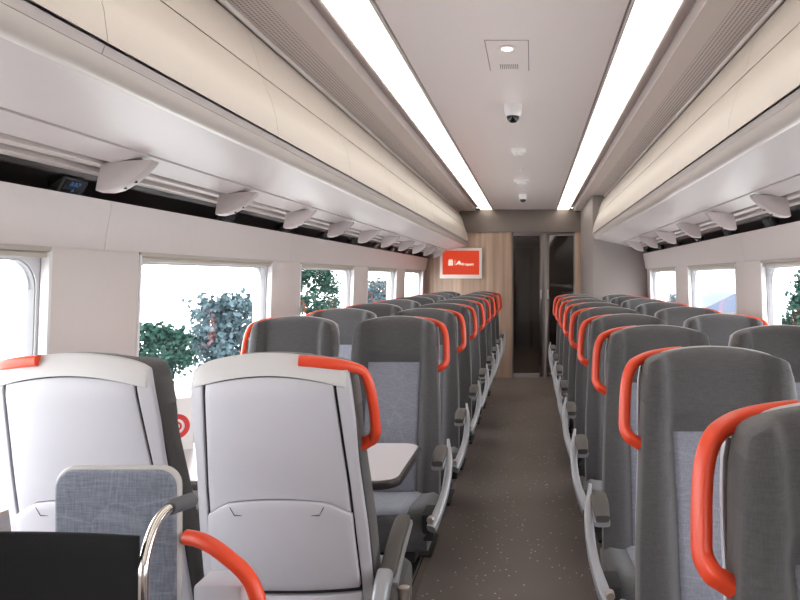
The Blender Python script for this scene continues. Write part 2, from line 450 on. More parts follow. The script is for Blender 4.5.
def window(s, y0, nm):
    global wn; wn += 1
    t = bpy.data.objects.new('window_%d' % wn, None); C.objects.link(t); t.location = (CX, y0, 0); struct(t)
    def pt(off, y, z): return Vector((s*(wa(z)+off), y, z))
    # rounded frame
    n = 8; r = .085; g0, g1, h0, h1 = .022, WL-.022, ZB+.05, 1.370
    inner = []
    for cy, cz, a0 in ((g1-r, h1-r, 0), (g0+r, h1-r, 90), (g0+r, h0+r, 180), (g1-r, h0+r, 270)):
        for k in range(n+1):
            a = math.radians(a0+90*k/n); inner.append((cy+r*math.cos(a), cz+r*math.sin(a)))
    outer = []
    for (y, z) in inner:
        # project on the rectangle
        dy, dz = y-WL/2, z-(h0+h1)/2
        k = min((WL/2)/abs(dy) if abs(dy) > 1e-6 else 9, ((ZT-ZB)/2+.0)/abs(dz) if abs(dz) > 1e-6 else 9)
        outer.append((WL/2+dy*k, min(ZT, max(ZB, (h0+h1)/2+dz*k))))
    N_ = len(inner)
    def ringmesh(A, B, oa, ob, back):
        V = [pt(oa, y, z) for y, z in A]+[pt(ob, y, z) for y, z in B]+[pt(oa+back, y, z) for y, z in A]+[pt(ob+back, y, z) for y, z in B]
        F = []
        for i in range(N_):
            j = (i+1) % N_
            F += [(i, j, N_+j, N_+i), (2*N_+i, 3*N_+i, 3*N_+j, 2*N_+j), (N_+i, N_+j, 3*N_+j, 3*N_+i), (i, 2*N_+i, 2*N_+j, j)]
        return V, F
    V, F = ringmesh(outer, inner, .022, .026, .03)
    mk('window_frame', V, F, M['wframe'], t, smooth=30)
    inn2 = [(WL/2+(y-WL/2)*.996, (h0+h1)/2+(z-(h0+h1)/2)*.992) for y, z in inner]
    V, F = ringmesh(inner, inn2, .028, .030, .02)
    mk('window_seal', V, F, M['seal'], t, smooth=30)
    V = [pt(.040, y, z) for y, z in inn2]+[pt(.046, y, z) for y, z in inn2]
    F = [tuple(range(N_)), tuple(range(2*N_-1, N_-1, -1))]+[(i, (i+1) % N_, N_+(i+1) % N_, N_+i) for i in range(N_)]
    mk('pane', V, F, M['glass'], t, smooth=30)
    # blind cassette
    b = MB()
    for a, c, z0, z1 in ((-.004, .02, 1.393, 1.411), (.004, .02, 1.376, 1.391)):
        V = [pt(a, 0.004, z0), pt(c, .004, z0), pt(c, .004, z1), pt(a, .004, z1), pt(a, WL-.004, z0), pt(c, WL-.004, z0), pt(c, WL-.004, z1), pt(a, WL-.004, z1)]
        b.add(V, [(0, 1, 2, 3), (7, 6, 5, 4), (0, 4, 5, 1), (1, 5, 6, 2), (2, 6, 7, 3), (3, 7, 4, 0)])
    b.build('blind_cassette', M['cass'], t, bevel=.002)
    b = MB()   # bright jamb edges
    for ya, yb in ((0, .014), (WL-.014, WL)):
        V = [pt(-.004, ya, ZB), pt(.022, ya, ZB), pt(.022, ya, 1.40), pt(-.004, ya, 1.40), pt(-.004, yb, ZB), pt(.022, yb, ZB), pt(.022, yb, 1.40), pt(-.004, yb, 1.40)]
        b.add(V, [(0, 1, 2, 3), (7, 6, 5, 4), (0, 4, 5, 1), (1, 5, 6, 2), (2, 6, 7, 3), (3, 7, 4, 0)])
    b.build('window_jamb', M['reveal'], t, bevel=.002)
for st in wall(-1, .03, Y1, 'left', 6): window(-1, st, 'left')
for st in wall(1, -.05, BOXY, 'right', 7): window(1, st, 'right')

# near end wall behind the camera
struct(MB().box(CX-1.5, CX+1.5, Y0-.06, Y0, -.06, 2.3).build('wall_back', M['wall'], smooth=0))

# ---------------------------------------------------------------- far end
DL, DR, DT = -.265, .565, Z(.585)
b = MB().box(CX-1.4, DL, Y1, Y1+.07, 0, DT).box(DR+.0, .66, Y1, Y1+.07, 0, DT)
struct(b.build('wall_far', M['wood'], bevel=.003))
struct(MB().box(CX-1.4, .66, Y1-.02, Y1+.07, DT, Z(.90)).build('trim_8', M['header'], bevel=.004))
# cabinet block on the right
struct(MB().box(.635, CX+1.42, BOXY, Y1+.07, 0, Z(.858)).build('wall_cabinet', M['cabin'], bevel=.012, seg=3))
# sliding glass door
d = bpy.data.objects.new('door_1', None); C.objects.link(d); d.location = (0, Y1, 0); struct(d)
MX0, MX1 = .10, .225
MB().box(DL, DL+.02, .01, .06, 0, DT).box(DR-.02, DR, .01, .06, 0, DT).box(DL+.02, DR-.02, .01, .06, DT-.02, DT).box(DL+.02, DR-.02, .01, .06, 0, .012).build('door_frame', M['dframe'], d, bevel=.003)
for a, c, nm in ((DL+.02, (MX0+MX1)/2-.001, 'l'), ((MX0+MX1)/2+.001, DR-.02, 'r')):
    f = MB()
    if nm == 'l': f.box(MX0, c, .015, .05, .012, DT-.02); ga, gc = a, MX0
    else: f.box(a, MX1, .015, .05, .012, DT-.02); ga, gc = MX1, c
    f.box(ga, gc, .015, .05, .012, .06).box(ga, gc, .015, .05, DT-.045, DT-.02)
    lf = f.build('door_leaf', M['dframe'], d, bevel=.003)
    MB().box(ga, gc, .03, .036, .06, DT-.045).build('door_glass', M['dglass'], lf, smooth=0)
    hx = MX0+.018 if nm == 'l' else MX1-.018
    MB().box(hx-.012, hx+.012, .004, .018, EYE-.285, EYE-.165).build('door_handle', M['handle'], lf, bevel=.004)
# vestibule behind the glass
YV = 13.9
struct(MB().box(-1.1, -1.04, Y1+.07, YV, 0, 2.2).box(1.04, 1.1, Y1+.07, YV, 0, 2.2).box(-1.1, -.35, Y1+1.6, Y1+2.9, 0, 2.2).build('wall_vestibule', M['vest'], smooth=0))
struct(MB().box(-1.1, 1.1, YV, YV+.06, 0, 2.2).build('wall_vestibule_end', M['vest'], smooth=0))
struct(MB().box(-1.1, 1.1, Y1+.07, YV, 2.1, 2.2).build('ceiling_vestibule', M['vest'], smooth=0))
struct(MB().box(-1.1, -.48, Y1, YV, -.06, 0).box(.345, 1.1, Y1, YV, -.06, 0).build('floor_vestibule', M['carpet'], smooth=0))
t = thing('vestibule_doors', 'pair of blue grey inner doors seen dimly through the glass door', 'door', (0, YV-.08, 0))
for x0 in (-.30, .02):
    l = MB().box(x0, x0+.26, 0, .04, 0, 1.86).build('door_leaf', M['vdoor'], t, bevel=.006)
    MB().box(x0+.06, x0+.20, -.006, .002, 1.0, 1.6).build('door_panel', M['vdoor'], l, bevel=.002)
MB().box(-.34, .32, -.01, .05, 1.86, 1.9).build('lintel_bar', M['dframe'], t)
t = thing('vestibule_sign', 'small dark overhead display box beyond the glass door', 'display', (-.07, 11.9, 2.1))
MB().box(-.17, .17, -.03, .03, -.14, -.03).build('housing', M['black'], t, bevel=.004)
MB().box(-.02, .02, -.02, .02, -.03, 0).build('bracket', M['dframe'], t)
t = thing('vestibule_light', 'short dim ceiling light beyond the glass door', 'ceiling light', (-.33, 10.9, 2.1))
MB().box(-.08, .08, -.9, 1.6, -.02, 0).build('diffuser', emis('vest_light', (255, 225, 190), 9), t)
MB().box(-.09, -.08, -.9, 1.6, -.025, 0).box(.08, .09, -.9, 1.6, -.025, 0).build('frame', M['dframe'], t)
b = MB().box(-.0, .48, 0, .5, 0, 1.05)
t = thing('vestibule_cabinet', 'dark low cabinet behind the right glass pane', 'cabinet', (.5, 11.6, 0))
b.build('body', M['ped'], t, bevel=.01)
MB().box(-.01, .49, -.01, .5, 1.05, 1.08).build('worktop', M['dframe'], t, bevel=.004)

# ---------------------------------------------------------------- seats
def yc(z): return (1.05-z)*.24                 # lean of the backrest (seat faces local +y)
HW = [(0, .203), (.25, .201), (.5, .195), (.7, .184), (.88, .175), (.95, .171), (1, .162)]
ZS = .40
def topz(x):
    t = abs(x)/.17; return 1.153-.026*t**2-.012*min(t, 1.2)**10
def back_pt(u, v, y):
    x = u*lerp_tab(HW, v); z = ZS+v*(topz(x)-ZS); return x, z
def front_y(x, z):
    ax = abs(x)
    hw = lerp_tab(HW, (z-ZS)/.76)
    rid = sst(.108, .138, ax)*.040*(1-.55*sst(.155, hw+.004, ax))
    head = .024*sst(.975, 1.02, z)*(1-sst(1.10, 1.165, z)*.9)*(1-sst(.11, .15, ax)*.6)
    lum = .012*math.sin(max(0, min(1, (z-.45)/.5))*PI)
    edge = -.018*sst(1.12, 1.165, z)
    return yc(z)+.030+rid+head+lum+edge
def back_y(x, z):
    u = min(1, abs(x)/.2); k = 1-.62*sst(1.06, 1.165, z); return yc(z)-(.030+.030*(1-u**2.6))*k

def make_seat(hs):   # hs = side of aisle handle / armrest (+1 -> local +x)
    root = bpy.data.objects.new('passenger_chair', None); C.objects.link(root)
    us = lsp(-1, 1, 33); vs = lsp(0, 1, 36)
    def f(u, v):
        x, z = back_pt(u, v, 0); return Vector((x, front_y(x, z), z))
    def off(u, v):
        x, z = back_pt(u, v, 0); return Vector((0, yc(z)-.020+.010*sst(1.06, 1.16, z)-front_y(x, z), 0))
    MB().slab(f, us, vs, off).build('backrest', M['grey_fab'], root, smooth=50, bevel=.006)
    # patterned centre panel
    vs2 = lsp(.455, .966, 22); us2 = lsp(-.108, .108, 15)
    def f2(x, z):
        return Vector((x, front_y(x, z)+.003, z))
    MB().slab(f2, us2, vs2, lambda u, v: Vector((0, -.02, 0))).build('centre_panel', M['panel_fab'], root, smooth=50, bevel=.0015, seg=1)
    # dark core behind, then the shell pieces
    def fb_(u, v):
        x, z = back_pt(u*.985, v, 0); z = ZS+(z-ZS)*.992; return Vector((x, back_y(x, z)+.006, z))
    MB().slab(fb_, lsp(-1, 1, 15), lsp(0, 1, 16), lambda u, v: Vector((0, yc(back_pt(u*.985, v, 0)[1])-.012-fb_(u, v).y, 0))).build('shell_core', M['slit'], root, smooth=50)
    PW = [(.40, .178), (.62, .174), (.85, .163), (1.10, .144), (1.2, .136)]
    def sf(x, z): return Vector((x, back_y(x, z)-.004, z))
    def seam(x): return 1.106-.020*(abs(x)/.14)**2
    # side rails of the shell, wrap to the piping
    fr = MB()
    for s in (-1, 1):
        def g(a, v, s=s):
            # a 0..1 from inner edge to outer edge
            x1, z = back_pt(1, v*.985, 0); x1 -= .006*(1-sst(.7, .9, v)); z = ZS+v*(topz(x1)-.002-ZS)
            x0 = lerp_tab(PW, z); x = x0+(x1+.003-x0)*a
            return Vector((s*x, back_y(x, z)-.004, z))
        def go(a, v, s=s):
            p = g(a, v, s); x1 = abs(p.x)
            return Vector((0, (.016 if a > .7 else .012), 0))
        fr.slab(g, [0, .25, .5, .7, .72, .9, 1], lsp(0, 1, 22), go)
    fr.build('shell_frame', M['shell'], root, smooth=40, bevel=.002, seg=2)
    def tb(u, w):
        x = u*.1655; z0 = seam(x); z1 = topz(x)+.001
        z = z0+(z1-z0)*w; return Vector((x, back_y(x, z)-.008+.010*w**4, z))
    def tbo(u, w):
        p = tb(u, w); return Vector((0, (yc(p.z)-.011-p.y) if w > .6 else .014, 0))
    MB().slab(tb, lsp(-1, 1, 25), [0, .2, .4, .58, .62, .8, .93, 1], tbo).build('shell_top', M['shell2'], root, smooth=50, bevel=.0025)
    # middle panel
    def arc(x): return .822-.018*(abs(x)/.17)**2-.022*sst(.11, .18, abs(x))
    def mp(u, w):
        zt = seam(u*.13)-.003; zb = arc(u*.17)+.002
        z = zb+(zt-zb)*w; x = u*(lerp_tab(PW, z)-.007); return Vector((x, back_y(x, z)-.003, z))
    MB().slab(mp, lsp(-1, 1, 21), lsp(0, 1, 14), lambda u, v: Vector((0, .01, 0))).build('back_panel', M['shell'], root, smooth=50, bevel=.0015)
    # lower magazine pocket / folded tray
    def lp(u, w):
        zt = arc(u*.17); zb = .60
        z = zb+(zt-zb)*w; x = u*(lerp_tab(PW, z)-.004); return Vector((x, back_y(x, z)-.012-.004*math.sin(w*PI), z))
    pk = MB().slab(lp, lsp(-1, 1, 21), lsp(0, 1, 12), lambda u, v: Vector((0, .02, 0))).build('pocket', M['shell'], root, smooth=50, bevel=.003)
    # inset plate groove on the pocket and a small latch
    g = MB()
    g.tube([(-.105, back_y(.105, .80)-.0135, .806), (-.095, back_y(.095, .79)-.0138, .787), (.095, back_y(.095, .79)-.0138, .787), (.105, back_y(.105, .80)-.0135, .806)], .0011, 6)
    g.build('pocket_groove', M['slit'], pk)
    g = MB()
    lx = hs*.118
    def lq(x, z): return (x, back_y(x, z)-.0135, z)
    g.tube([lq(lx-.013, .655), lq(lx-.013, .683), lq(lx-.009, .686), lq(lx+.013, .689), lq(lx+.015, .667), lq(lx+.008, .664)], .0014, 6)
    g.build('latch', M['slit'], pk)
    def bp(u, w):
        z = .40+.185*w; x = u*(lerp_tab(PW, z)-.002); return Vector((x, back_y(x, z)-.006-.02*math.sin(w*PI), z))
    MB().slab(bp, lsp(-1, 1, 15), lsp(0, 1, 10), lambda u, v: Vector((0, .02, 0))).build('lower_shell', M['shell'], root, smooth=50, bevel=.003)
    # cushion
    def cw(y): return .203+.012*sst(.1, .5, y)
    prof = [(.125, .42), (.125, .455), (.15, .468), (.25, .475), (.40, .492), (.49, .502), (.545, .497), (.575, .475), (.587, .43), (.578, .375), (.55, .36), (.2, .36)]
    def cush(m, name, fx, sub=0):
        V = []; F = []; n = len(prof); xs = fx
        for x in xs:
            ax = abs(x)/.209
            for y, z in prof:
                zz = z-(.012*(1-ax**2) if z > .46 else 0)-(.02*sst(.93, 1.0, ax) if z > .44 else 0)
                V.append((x, y-.012*ax**4 if y > .5 else y, zz+sub))
        for i in range(len(xs)-1):
            for k in range(n): F.append((i*n+k, i*n+(k+1) % n, (i+1)*n+(k+1) % n, (i+1)*n+k))
        F.append(tuple(range(n))); F.append(tuple(range(len(xs)*n-1, (len(xs)-1)*n-1, -1)))
        return mk(name, V, F, m, root, smooth=60, bevel=0)
    cush(M['grey_fab'], 'seat_cushion', lsp(-.209, .209, 17))
    def ct(x, t):
        pr = [(p, q) for p, q in prof[2:7]]; ys = [p for p, q in pr]; tab = pr
        y = .155+(.545-.155)*t; z = lerp_tab(tab, y)-.012*(1-(abs(x)/.209)**2)
        return Vector((x, y, z+.003))
    MB().slab(ct, lsp(-.135, .135, 11), lsp(0, 1, 10), lambda u, v: Vector((0, 0, -.012))).build('cushion_panel', M['panel_fab'], root, smooth=60, bevel=.001, seg=1)
    # pedestal
    MB().box(-.16, .16, .12, .50, .30, .36).build('seat_pan', M['ped'], root, bevel=.01)
    MB().box(-.05, .05, .20, .38, .0, .30).box(-.10, .10, .16, .44, .0, .02).build('pedestal', M['ped'], root, bevel=.006)
    # orange handle
    hp = [(.066, 1.149), (.10, 1.146), (.14, 1.138), (.170, 1.126), (.192, 1.110), (.205, 1.080), (.211, 1.04), (.214, .995), (.214, .968), (.205, .950), (.194, .943), (.178, .933)]
    pts = []
    for i, (x, z) in enumerate(hp):
        k = [(-.034, .010), (-.032, .010), (-.026, .008), (-.013, .004)][i] if i < 4 else (0, 0)
        pts.append((hs*x, yc(z)+.004+(.010 if i > 8 else 0)+k[0], z-k[1]))
    pts = smooth_path(pts, 4)
    n = len(pts); rr = []
    for i in range(n):
        t = i/(n-1); rr.append(1.15-.15*sst(0.15, .4, t))
    MB().tube(pts, rr, 14, flat=(.0105, .0135), up=Vector((0, 1, 0))).build('handle', M['orange'], root, smooth=50)
    return root

def add_arm(root, hs):      # long swept armrest of the seats
    pth = smooth_path([(hs*.258, .345, .708), (hs*.264, .375, .668), (hs*.267, .42, .612), (hs*.262, .485, .55), (hs*.247, .55, .50), (hs*.228, .595, .455)], 4)
    n = len(pth)
    rr = [.40+.60*sst(0, .35, i/(n-1))+.25*sst(.6, .95, i/(n-1)) for i in range(n)]
    a = MB().tube(pth, rr, 12, flat=(.020, .0135), up=Vector((1, 0, 0))).build('armrest', M['arm'], root, smooth=50)
    MB().tube(smooth_path([(hs*.236, .31, .665), (hs*.236, .36, .676), (hs*.236, .44, .672), (hs*.236, .50, .655)], 3), [.8, .95, 1, 1, 1, 1, 1, .95, .9, .8], 14, flat=(.024, .014), up=Vector((0, 0, 1))).build('arm_pad', M['pad'], a, smooth=50)
    MB().tube([(hs*.236, .315, .652), (hs*.236, .40, .657), (hs*.236, .495, .640)], 1, 12, flat=(.022, .010), up=Vector((0, 0, 1))).build('arm_tray', M['arm'], a, smooth=50)
    MB().lathe([(.0, -.016), (.010, -.012), (.012, -.010), (.012, .010), (.010, .013), (0, .013)], (hs*.226, .60, .490), 16, 'y').build('bolt', M['bolt'], a)
    MB().box(min(hs*.19, hs*.235), max(hs*.19, hs*.235), .46, .575, .405, .50).build('bracket', M['ped'], a, bevel=.008)

def add_arm_up(root, hs):   # aisle armrest of the seat that faces away
    a = MB().tube(smooth_path([(hs*.222, .0, .50), (hs*.224, .01, .56), (hs*.226, .035, .605), (hs*.228, .065, .625)], 3), 1, 12, flat=(.024, .019), up=Vector((1, 0, 0))).build('armrest', M['arm'], root, smooth=50)
    MB().tube(smooth_path([(hs*.232, .065, .622), (hs*.234, .12, .652), (hs*.237, .18, .680), (hs*.240, .25, .700)], 4), [.8]+[1]*11+[.75], 14, flat=(.020, .012), up=Vector((0, 0, 1))).build('arm_pad', M['pad'], a, smooth=50)
    MB().tube(smooth_path([(hs*.250, .07, .600), (hs*.252, .13, .640), (hs*.255, .19, .668), (hs*.256, .245, .688)], 4), 1, 10, flat=(.007, .010), up=Vector((0, 0, 1))).build('arm_side', M['arm'], a, smooth=50)
    MB().lathe([(0, -.012), (.012, -.012), (.014, -.008), (.014, .03), (0, .034)], (hs*.262, .12, .545), 16, 'z').build('bolt', M['bolt'], a)
    MB().box(min(hs*.20, hs*.25), max(hs*.20, hs*.25), .06, .20, .48, .575).build('bracket', M['pad'], a, bevel=.012)

protoP = make_seat(1); protoM = make_seat(-1)
def variant(src, hs, kind):
    r = copy_tree(src)
    if kind == 'arm': add_arm(r, hs)
    if kind == 'up': add_arm_up(r, hs)
    return r
# facing the camera => rotated by pi: local +x becomes world -x
used = {}
def seat(key, x, y, rz, label, group):
    if key not in used:
        src = protoP if key[0] == 1 else protoM
        if key[1] is None and not src.get('taken'): r = src; r['taken'] = 1
        else: r = variant(src, key[0], key[1])
        used[key] = r
    else: r = copy_tree(used[key])
    r.location = (x, y, 0); r.rotation_euler = (0, 0, rz); tag(r, label, 'seat', group)
    return r
ORD = ['first', 'second', 'third', 'fourth', 'fifth', 'sixth', 'seventh', 'eighth', 'ninth']
PITCH = .786
LA, LWN, RA, RWN = -.573, -1.0, .43, .857
# white-backed pair facing away
seat((1, 'up'), -.57, 1.66, 0, 'white-backed train seat facing away beside the aisle, before the table', 'seats turned away in front of the table')
seat((-1, None), -1.003, 1.66, 0, 'white-backed train seat facing away beside the window, before the table', 'seats turned away in front of the table')
for n in range(8):
    y = 3.13+.785*n
    w = ('nearest row just behind the table' if n == 0 else '%s row counted from the table' % ORD[n]) if n < 7 else 'last row against the wood wall'
    seat((-1, 'arm'), LA, y, PI, 'grey fabric aisle seat left of the aisle, ' + w, 'grey seats left of the aisle')
    # local -x -> world +x (aisle) ; window seats carry the handle on local +x -> world -x
    seat((1, None), LWN, y, PI, 'grey fabric window seat on the left side, ' + w, 'grey seats left of the aisle')
for n in range(9):
    y = .96+PITCH*n
    w = ['nearest row, cut by the frame', 'second row from the camera'][n] if n < 2 else ('%s row from the camera' % ORD[n] if n < 8 else 'last row before the grey cabinet')
    seat((1, 'arm'), RA, y, PI, 'grey fabric aisle seat right of the aisle, ' + w, 'grey seats right of the aisle')
    if n > 1: seat((-1, None), RWN, y, PI, 'grey fabric window seat on the right side, ' + w, 'grey seats right of the aisle')
for o in list(bpy.data.objects):
    if 'taken' in o.keys(): del o['taken']
for p in (protoP, protoM):
    if 'label' not in p.keys():
        for ch in list(p.children_recursive): bpy.data.objects.remove(ch)
        bpy.data.objects.remove(p)

# ---------------------------------------------------------------- table between the facing seats
t = thing('train_table', 'white topped table with dark rounded edge between the facing seats', 'table', (-1.37, 2.435, 0))
def rrect(x0, x1, y0, y1, r, n=8, left=.004):
    out = []
    for cx, cy, a0, q in ((x1-r, y1-r, 0, r), (x0+left, y1-left, 90, left), (x0+left, y0+left, 180, left), (x1-r, y0+r, 270, r)):
        for k in range(n+1):
            a = math.radians(a0+90*k/n); out.append((cx+q*math.cos(a), cy+q*math.sin(a)))
    return out
MB().prism_axis(rrect(.0, .975, -.255, .255, .07), .690, .716, lambda p, q, a: (p, q, a)).build('table_edge', M['tedge'], t, bevel=.006, seg=3)
MB().prism_axis(rrect(.004, .965, -.245, .245, .062), .708, .7185, lambda p, q, a: (p, q, a)).build('table_top', M['ttop'], t, bevel=.001, seg=1)
MB().tube([(.02, 0, .20), (.25, 0, .45), (.62, 0, .69)], 1, 12, flat=(.03, .02)).build('support', M['arm'], t, smooth=50)
MB().box(.0, .04, -.10, .10, .15, .69).build('wall_bracket', M['arm'], t, bevel=.006)

# white box with red ring mark on the table
t = thing('marked_box', 'white box with a red ring mark standing on the table by the window', 'box', (-1.262, 2.60, .7185), math.radians(-52+90))
MB().box(-.055, .055, -.055, .055, 0, .18).build('body', M['white'], t, bevel=.003)
b = MB()
def disc(b, r0, r1, y, z, d=.0012, seg=32):
    V = []; F = []
    for r, yy in ((r0, y), (r1, y), (r1, y-d), (r0, y-d)):
        for k in range(seg):
            a = 2*PI*k/seg; V.append((r*math.cos(a), yy, z+r*math.sin(a)))
    for j in range(4):
        for k in range(seg): F.append((j*seg+k, j*seg+(k+1) % seg, ((j+1) % 4)*seg+(k+1) % seg, ((j+1) % 4)*seg+k))
    b.add(V, F)
disc(b, .026, .043, -.0552, .085); disc(b, .0105, .017, -.0552, .085); b.box(-.002, .002, -.0565, -.0552, .078, .091)
b.build('ring_mark', M['red'], t)

# ---------------------------------------------------------------- wheelchair at the lower left (faces the camera)
t = thing('wheelchair', 'wheelchair with black canvas back and chrome push handles with grey grips', 'wheelchair', (-.797, 1.10, 0))
WX = .213
def cv(u, v):
    x = u*WX; z = .50+v*.435; return Vector((x, -.004+.03*(1-u*u), z-.004*(1-u*u)*v))
MB().slab(cv, lsp(-1, 1, 21), lsp(0, 1, 12), lambda u, v: Vector((0, .008, 0))).build('canvas_back', M['matblack'], t, smooth=50, bevel=.002)
MB().box(-.20, .20, -.44, -.03, .47, .50).build('seat', M['matblack'], t, bevel=.01)
for s in (-1, 1):
    cane = MB().tube(smooth_path([(s*(WX+.006), .0, .30), (s*(WX+.006), .0, .60), (s*(WX+.006), 0, .85), (s*(WX+.004), .012, .905), (s*(WX+.004), .045, .942), (s*(WX+.004), .09, .950), (s*(WX+.004), .155, .941)], 5), .0078, 14).build('push_handle', M['chrome'], t, smooth=60)
    MB().tube([(s*(WX+.004), .084, .950), (s*(WX+.004), .090, .950), (s*(WX+.004), .158, .9405), (s*(WX+.004), .165, .9395)], [.010, .0125, .0125, .009], 16).build('grip', M['grip'], cane, smooth=50)
    MB().tube([(s*WX, -.03, .47), (s*WX, -.45, .47), (s*WX, -.47, .44), (s*WX, -.47, .12)], .012, 10).build('side_frame', M['chrome'], t)
    rim = [(s*(WX+.05), -.03+.29*math.cos(a), .30+.29*math.sin(a)) for a in [2*PI*k/36 for k in range(37)]]
    w = MB().tube(rim, .012, 10, up=Vector((1, 0, 0)), cap=False)
    o = w.build('wheel', M['grip'], t)
    sp = MB()
    for k in range(12):
        a = 2*PI*k/12; sp.tube([(s*(WX+.05), -.03, .30), (s*(WX+.05), -.03+.285*math.cos(a), .30+.285*math.sin(a))], .0018, 5)
    sp.lathe([(0, -.03), (.02, -.03), (.02, .03), (0, .03)], (s*(WX+.05), -.03, .30), 12, 'x')
    sp.build('spokes', M['chrome'], o)
    cas = [(s*WX, -.45+.05*math.cos(a), .062+.05*math.sin(a)) for a in [2*PI*k/20 for k in range(21)]]
    MB().tube(cas, .011, 8, up=Vector((1, 0, 0)), cap=False).build('caster', M['grip'], t)

# padded backboard
t = thing('padded_backboard', 'narrow padded backboard in grey patterned cloth with pale rim behind the wheelchair', 'backboard', (-.758, 1.35, 0))
def brr(hw, z0, z1, r, n=8):
    out = []
    for cx, cz, a0 in ((hw-r, z1-r, 0), (-hw+r, z1-r, 90), (-hw+.01, z0+.01, 180), (hw-.01, z0+.01, 270)):
        q = r if a0 < 180 else .01
        for k in range(n+1):
            a = math.radians(a0+90*k/n); out.append((cx+q*math.cos(a), cz+q*math.sin(a)))
    return out
MB().prism_axis(brr(.114, .35, .974, .036), 0, .018, lambda p, q, a: (p, a, q)).build('rim', M['pipe'], t, bevel=.006, seg=3)
MB().prism_axis(brr(.110, .36, .969, .033), -.008, .012, lambda p, q, a: (p, a, q)).build('pad', M['board_fab'], t, bevel=.007, seg=3)
MB().box(-.04, .04, .005, .03, 0, .36).box(-.10, .10, -.05, .06, 0, .015).build('post', M['ped'], t, bevel=.004)

t = thing('orange_grab_rail', 'bent orange grab rail beside the padded backboard', 'grab rail', (-.553, 1.33, 0))
g = smooth_path([(-.082, .03, .842), (-.055, .02, .841), (-.028, .01, .834), (.005, 0, .817), (.037, -.005, .792), (.057, -.008, .762), (.066, -.008, .72), (.066, 0, .60), (.066, 0, .30), (.066, 0, .012)], 5)
MB().tube(g, .0138, 16).build('rail', M['orange'], t, smooth=60)
MB().lathe([(0, 0), (.035, 0), (.035, .008), (.018, .014), (0, .014)], (.066, 0, 0), 20).build('foot_plate', M['orange'], t)
t = thing('floor_unit', 'pale grey box unit low between the backboard and the white seat', 'box unit', (-.565, 1.36, 0))
MB().box(-.045, .042, -.03, .045, 0, .765).build('body', M['shell'], t, bevel=.006)
MB().box(-.040, .037, -.032, -.028, .60, .72).build('cover', M['shell2'], t, bevel=.001)

# ---------------------------------------------------------------- fins and displays under the racks
def fin(s):
    r = bpy.data.objects.new('reading_light_fin', None); C.objects.link(r)
    # side profile in x-z (x outward from carriage centre), thickness along y tapering
    top = [(.0, .0), (.05, -.002), (.135, -.012)]
    bot = [(.145, -.050), (.152, -.090), (.13, -.091), (.10, -.084), (.065, -.066), (.03, -.040), (.006, -.016), (-.002, -.006)]
    prof = [(s*x, z) for x, z in top+bot]
    V = []; F = []; n = len(prof)
    for yy in (-.034, 0, .034):
        for x, z in prof: V.append((x, yy*(.6+.4*abs(x)/.15), z-(.003 if yy == 0 and z < -.03 else 0)))
    for j in range(2):
        for i in range(n): F.append((j*n+i, j*n+(i+1) % n, (j+1)*n+(i+1) % n, (j+1)*n+i))
    F.append(tuple(range(n))); F.append(tuple(range(3*n-1, 2*n-1, -1)))
    mk('fin_body', V, F, M['rack'], r, smooth=35, bevel=.003)
    b = MB()
    for x, z in ((.055, -.0645), (.085, -.082)):
        b.lathe([(0, 0), (.0045, 0), (.0045, .008), (0, .008)], (s*x, 0, z), 10)
    b.build('push_button', M['ped'], r)
    return r
def display(s, lit):
    r = bpy.data.objects.new('seat_display', None); C.objects.link(r)
    c = MB().box(-.02, .02, -.058, .058, -.027, .027).build('case', M['dcase'], r, bevel=.008, seg=3)
    f = -s*.0205
    MB().box(min(f, f*1.1), max(f, f*1.1), -.05, .05, -.021, .021).build('screen', M['display'], r)
    if lit:
        b = MB(); g = f*1.12
        def st(y0, y1, z0, z1): b.box(min(g, g*1.03), max(g, g*1.03), y0, y1, z0, z1)
        for y in (-.026, -.008, .010):      # unreadable rows of blue characters
            st(y, y+.011, .0135, .016); st(y+.009, y+.012, .008 if y > 0 else .002, .014); st(y+.001, y+.009, .008, .0105); st(y, y+.003, .002, .009 if y < 0 else .006)
        st(-.008, .004, -.014, -.011); st(-.003, 0, -.014, -.003)
        b.build('characters', M['blue'], r)
    return r
for s, nm, y1, xin in ((-1, 'left', Y1, 1.0), (1, 'right', BOXY, 1.0)):
    n = 0; base = None; dbase = None
    k = 0
    while True:
        y = 2.12+.786*k+(0 if s < 0 else .10)
        if y > y1-.3: break
        r = fin(s) if base is None else copy_tree(base)
        base = base or r
        r.location = (CX+s*.985, y, Z(.334))
        tag(r, 'white reading light fin under the %s luggage rack, %s one from the camera' % (nm, ORD[k] if k < 9 else 'tenth'), 'reading light', 'reading light fins under the %s rack' % nm)
        k += 1
    for k in range(8):
        y = (2.20 if k == 0 else 2.55+.786*k)+(0 if s < 0 else .35)
        if y > y1-.4 or (s > 0 and k == 0): continue
        if k == 0: r = display(s, True)
        else:
            r = display(s, False) if dbase is None else copy_tree(dbase); dbase = dbase or r
        r.location = (CX+s*1.285, y, Z(.277)); r.rotation_euler = (0, s*math.radians(-30), 0)
        if k == 0: tag(r, 'small lit display with blue characters in the black band beside the nearest fin', 'display', 'seat displays')
        else: tag(r, 'small dark display in the black band on the %s, %s along the wall' % (nm, ORD[k]), 'display', 'seat displays')

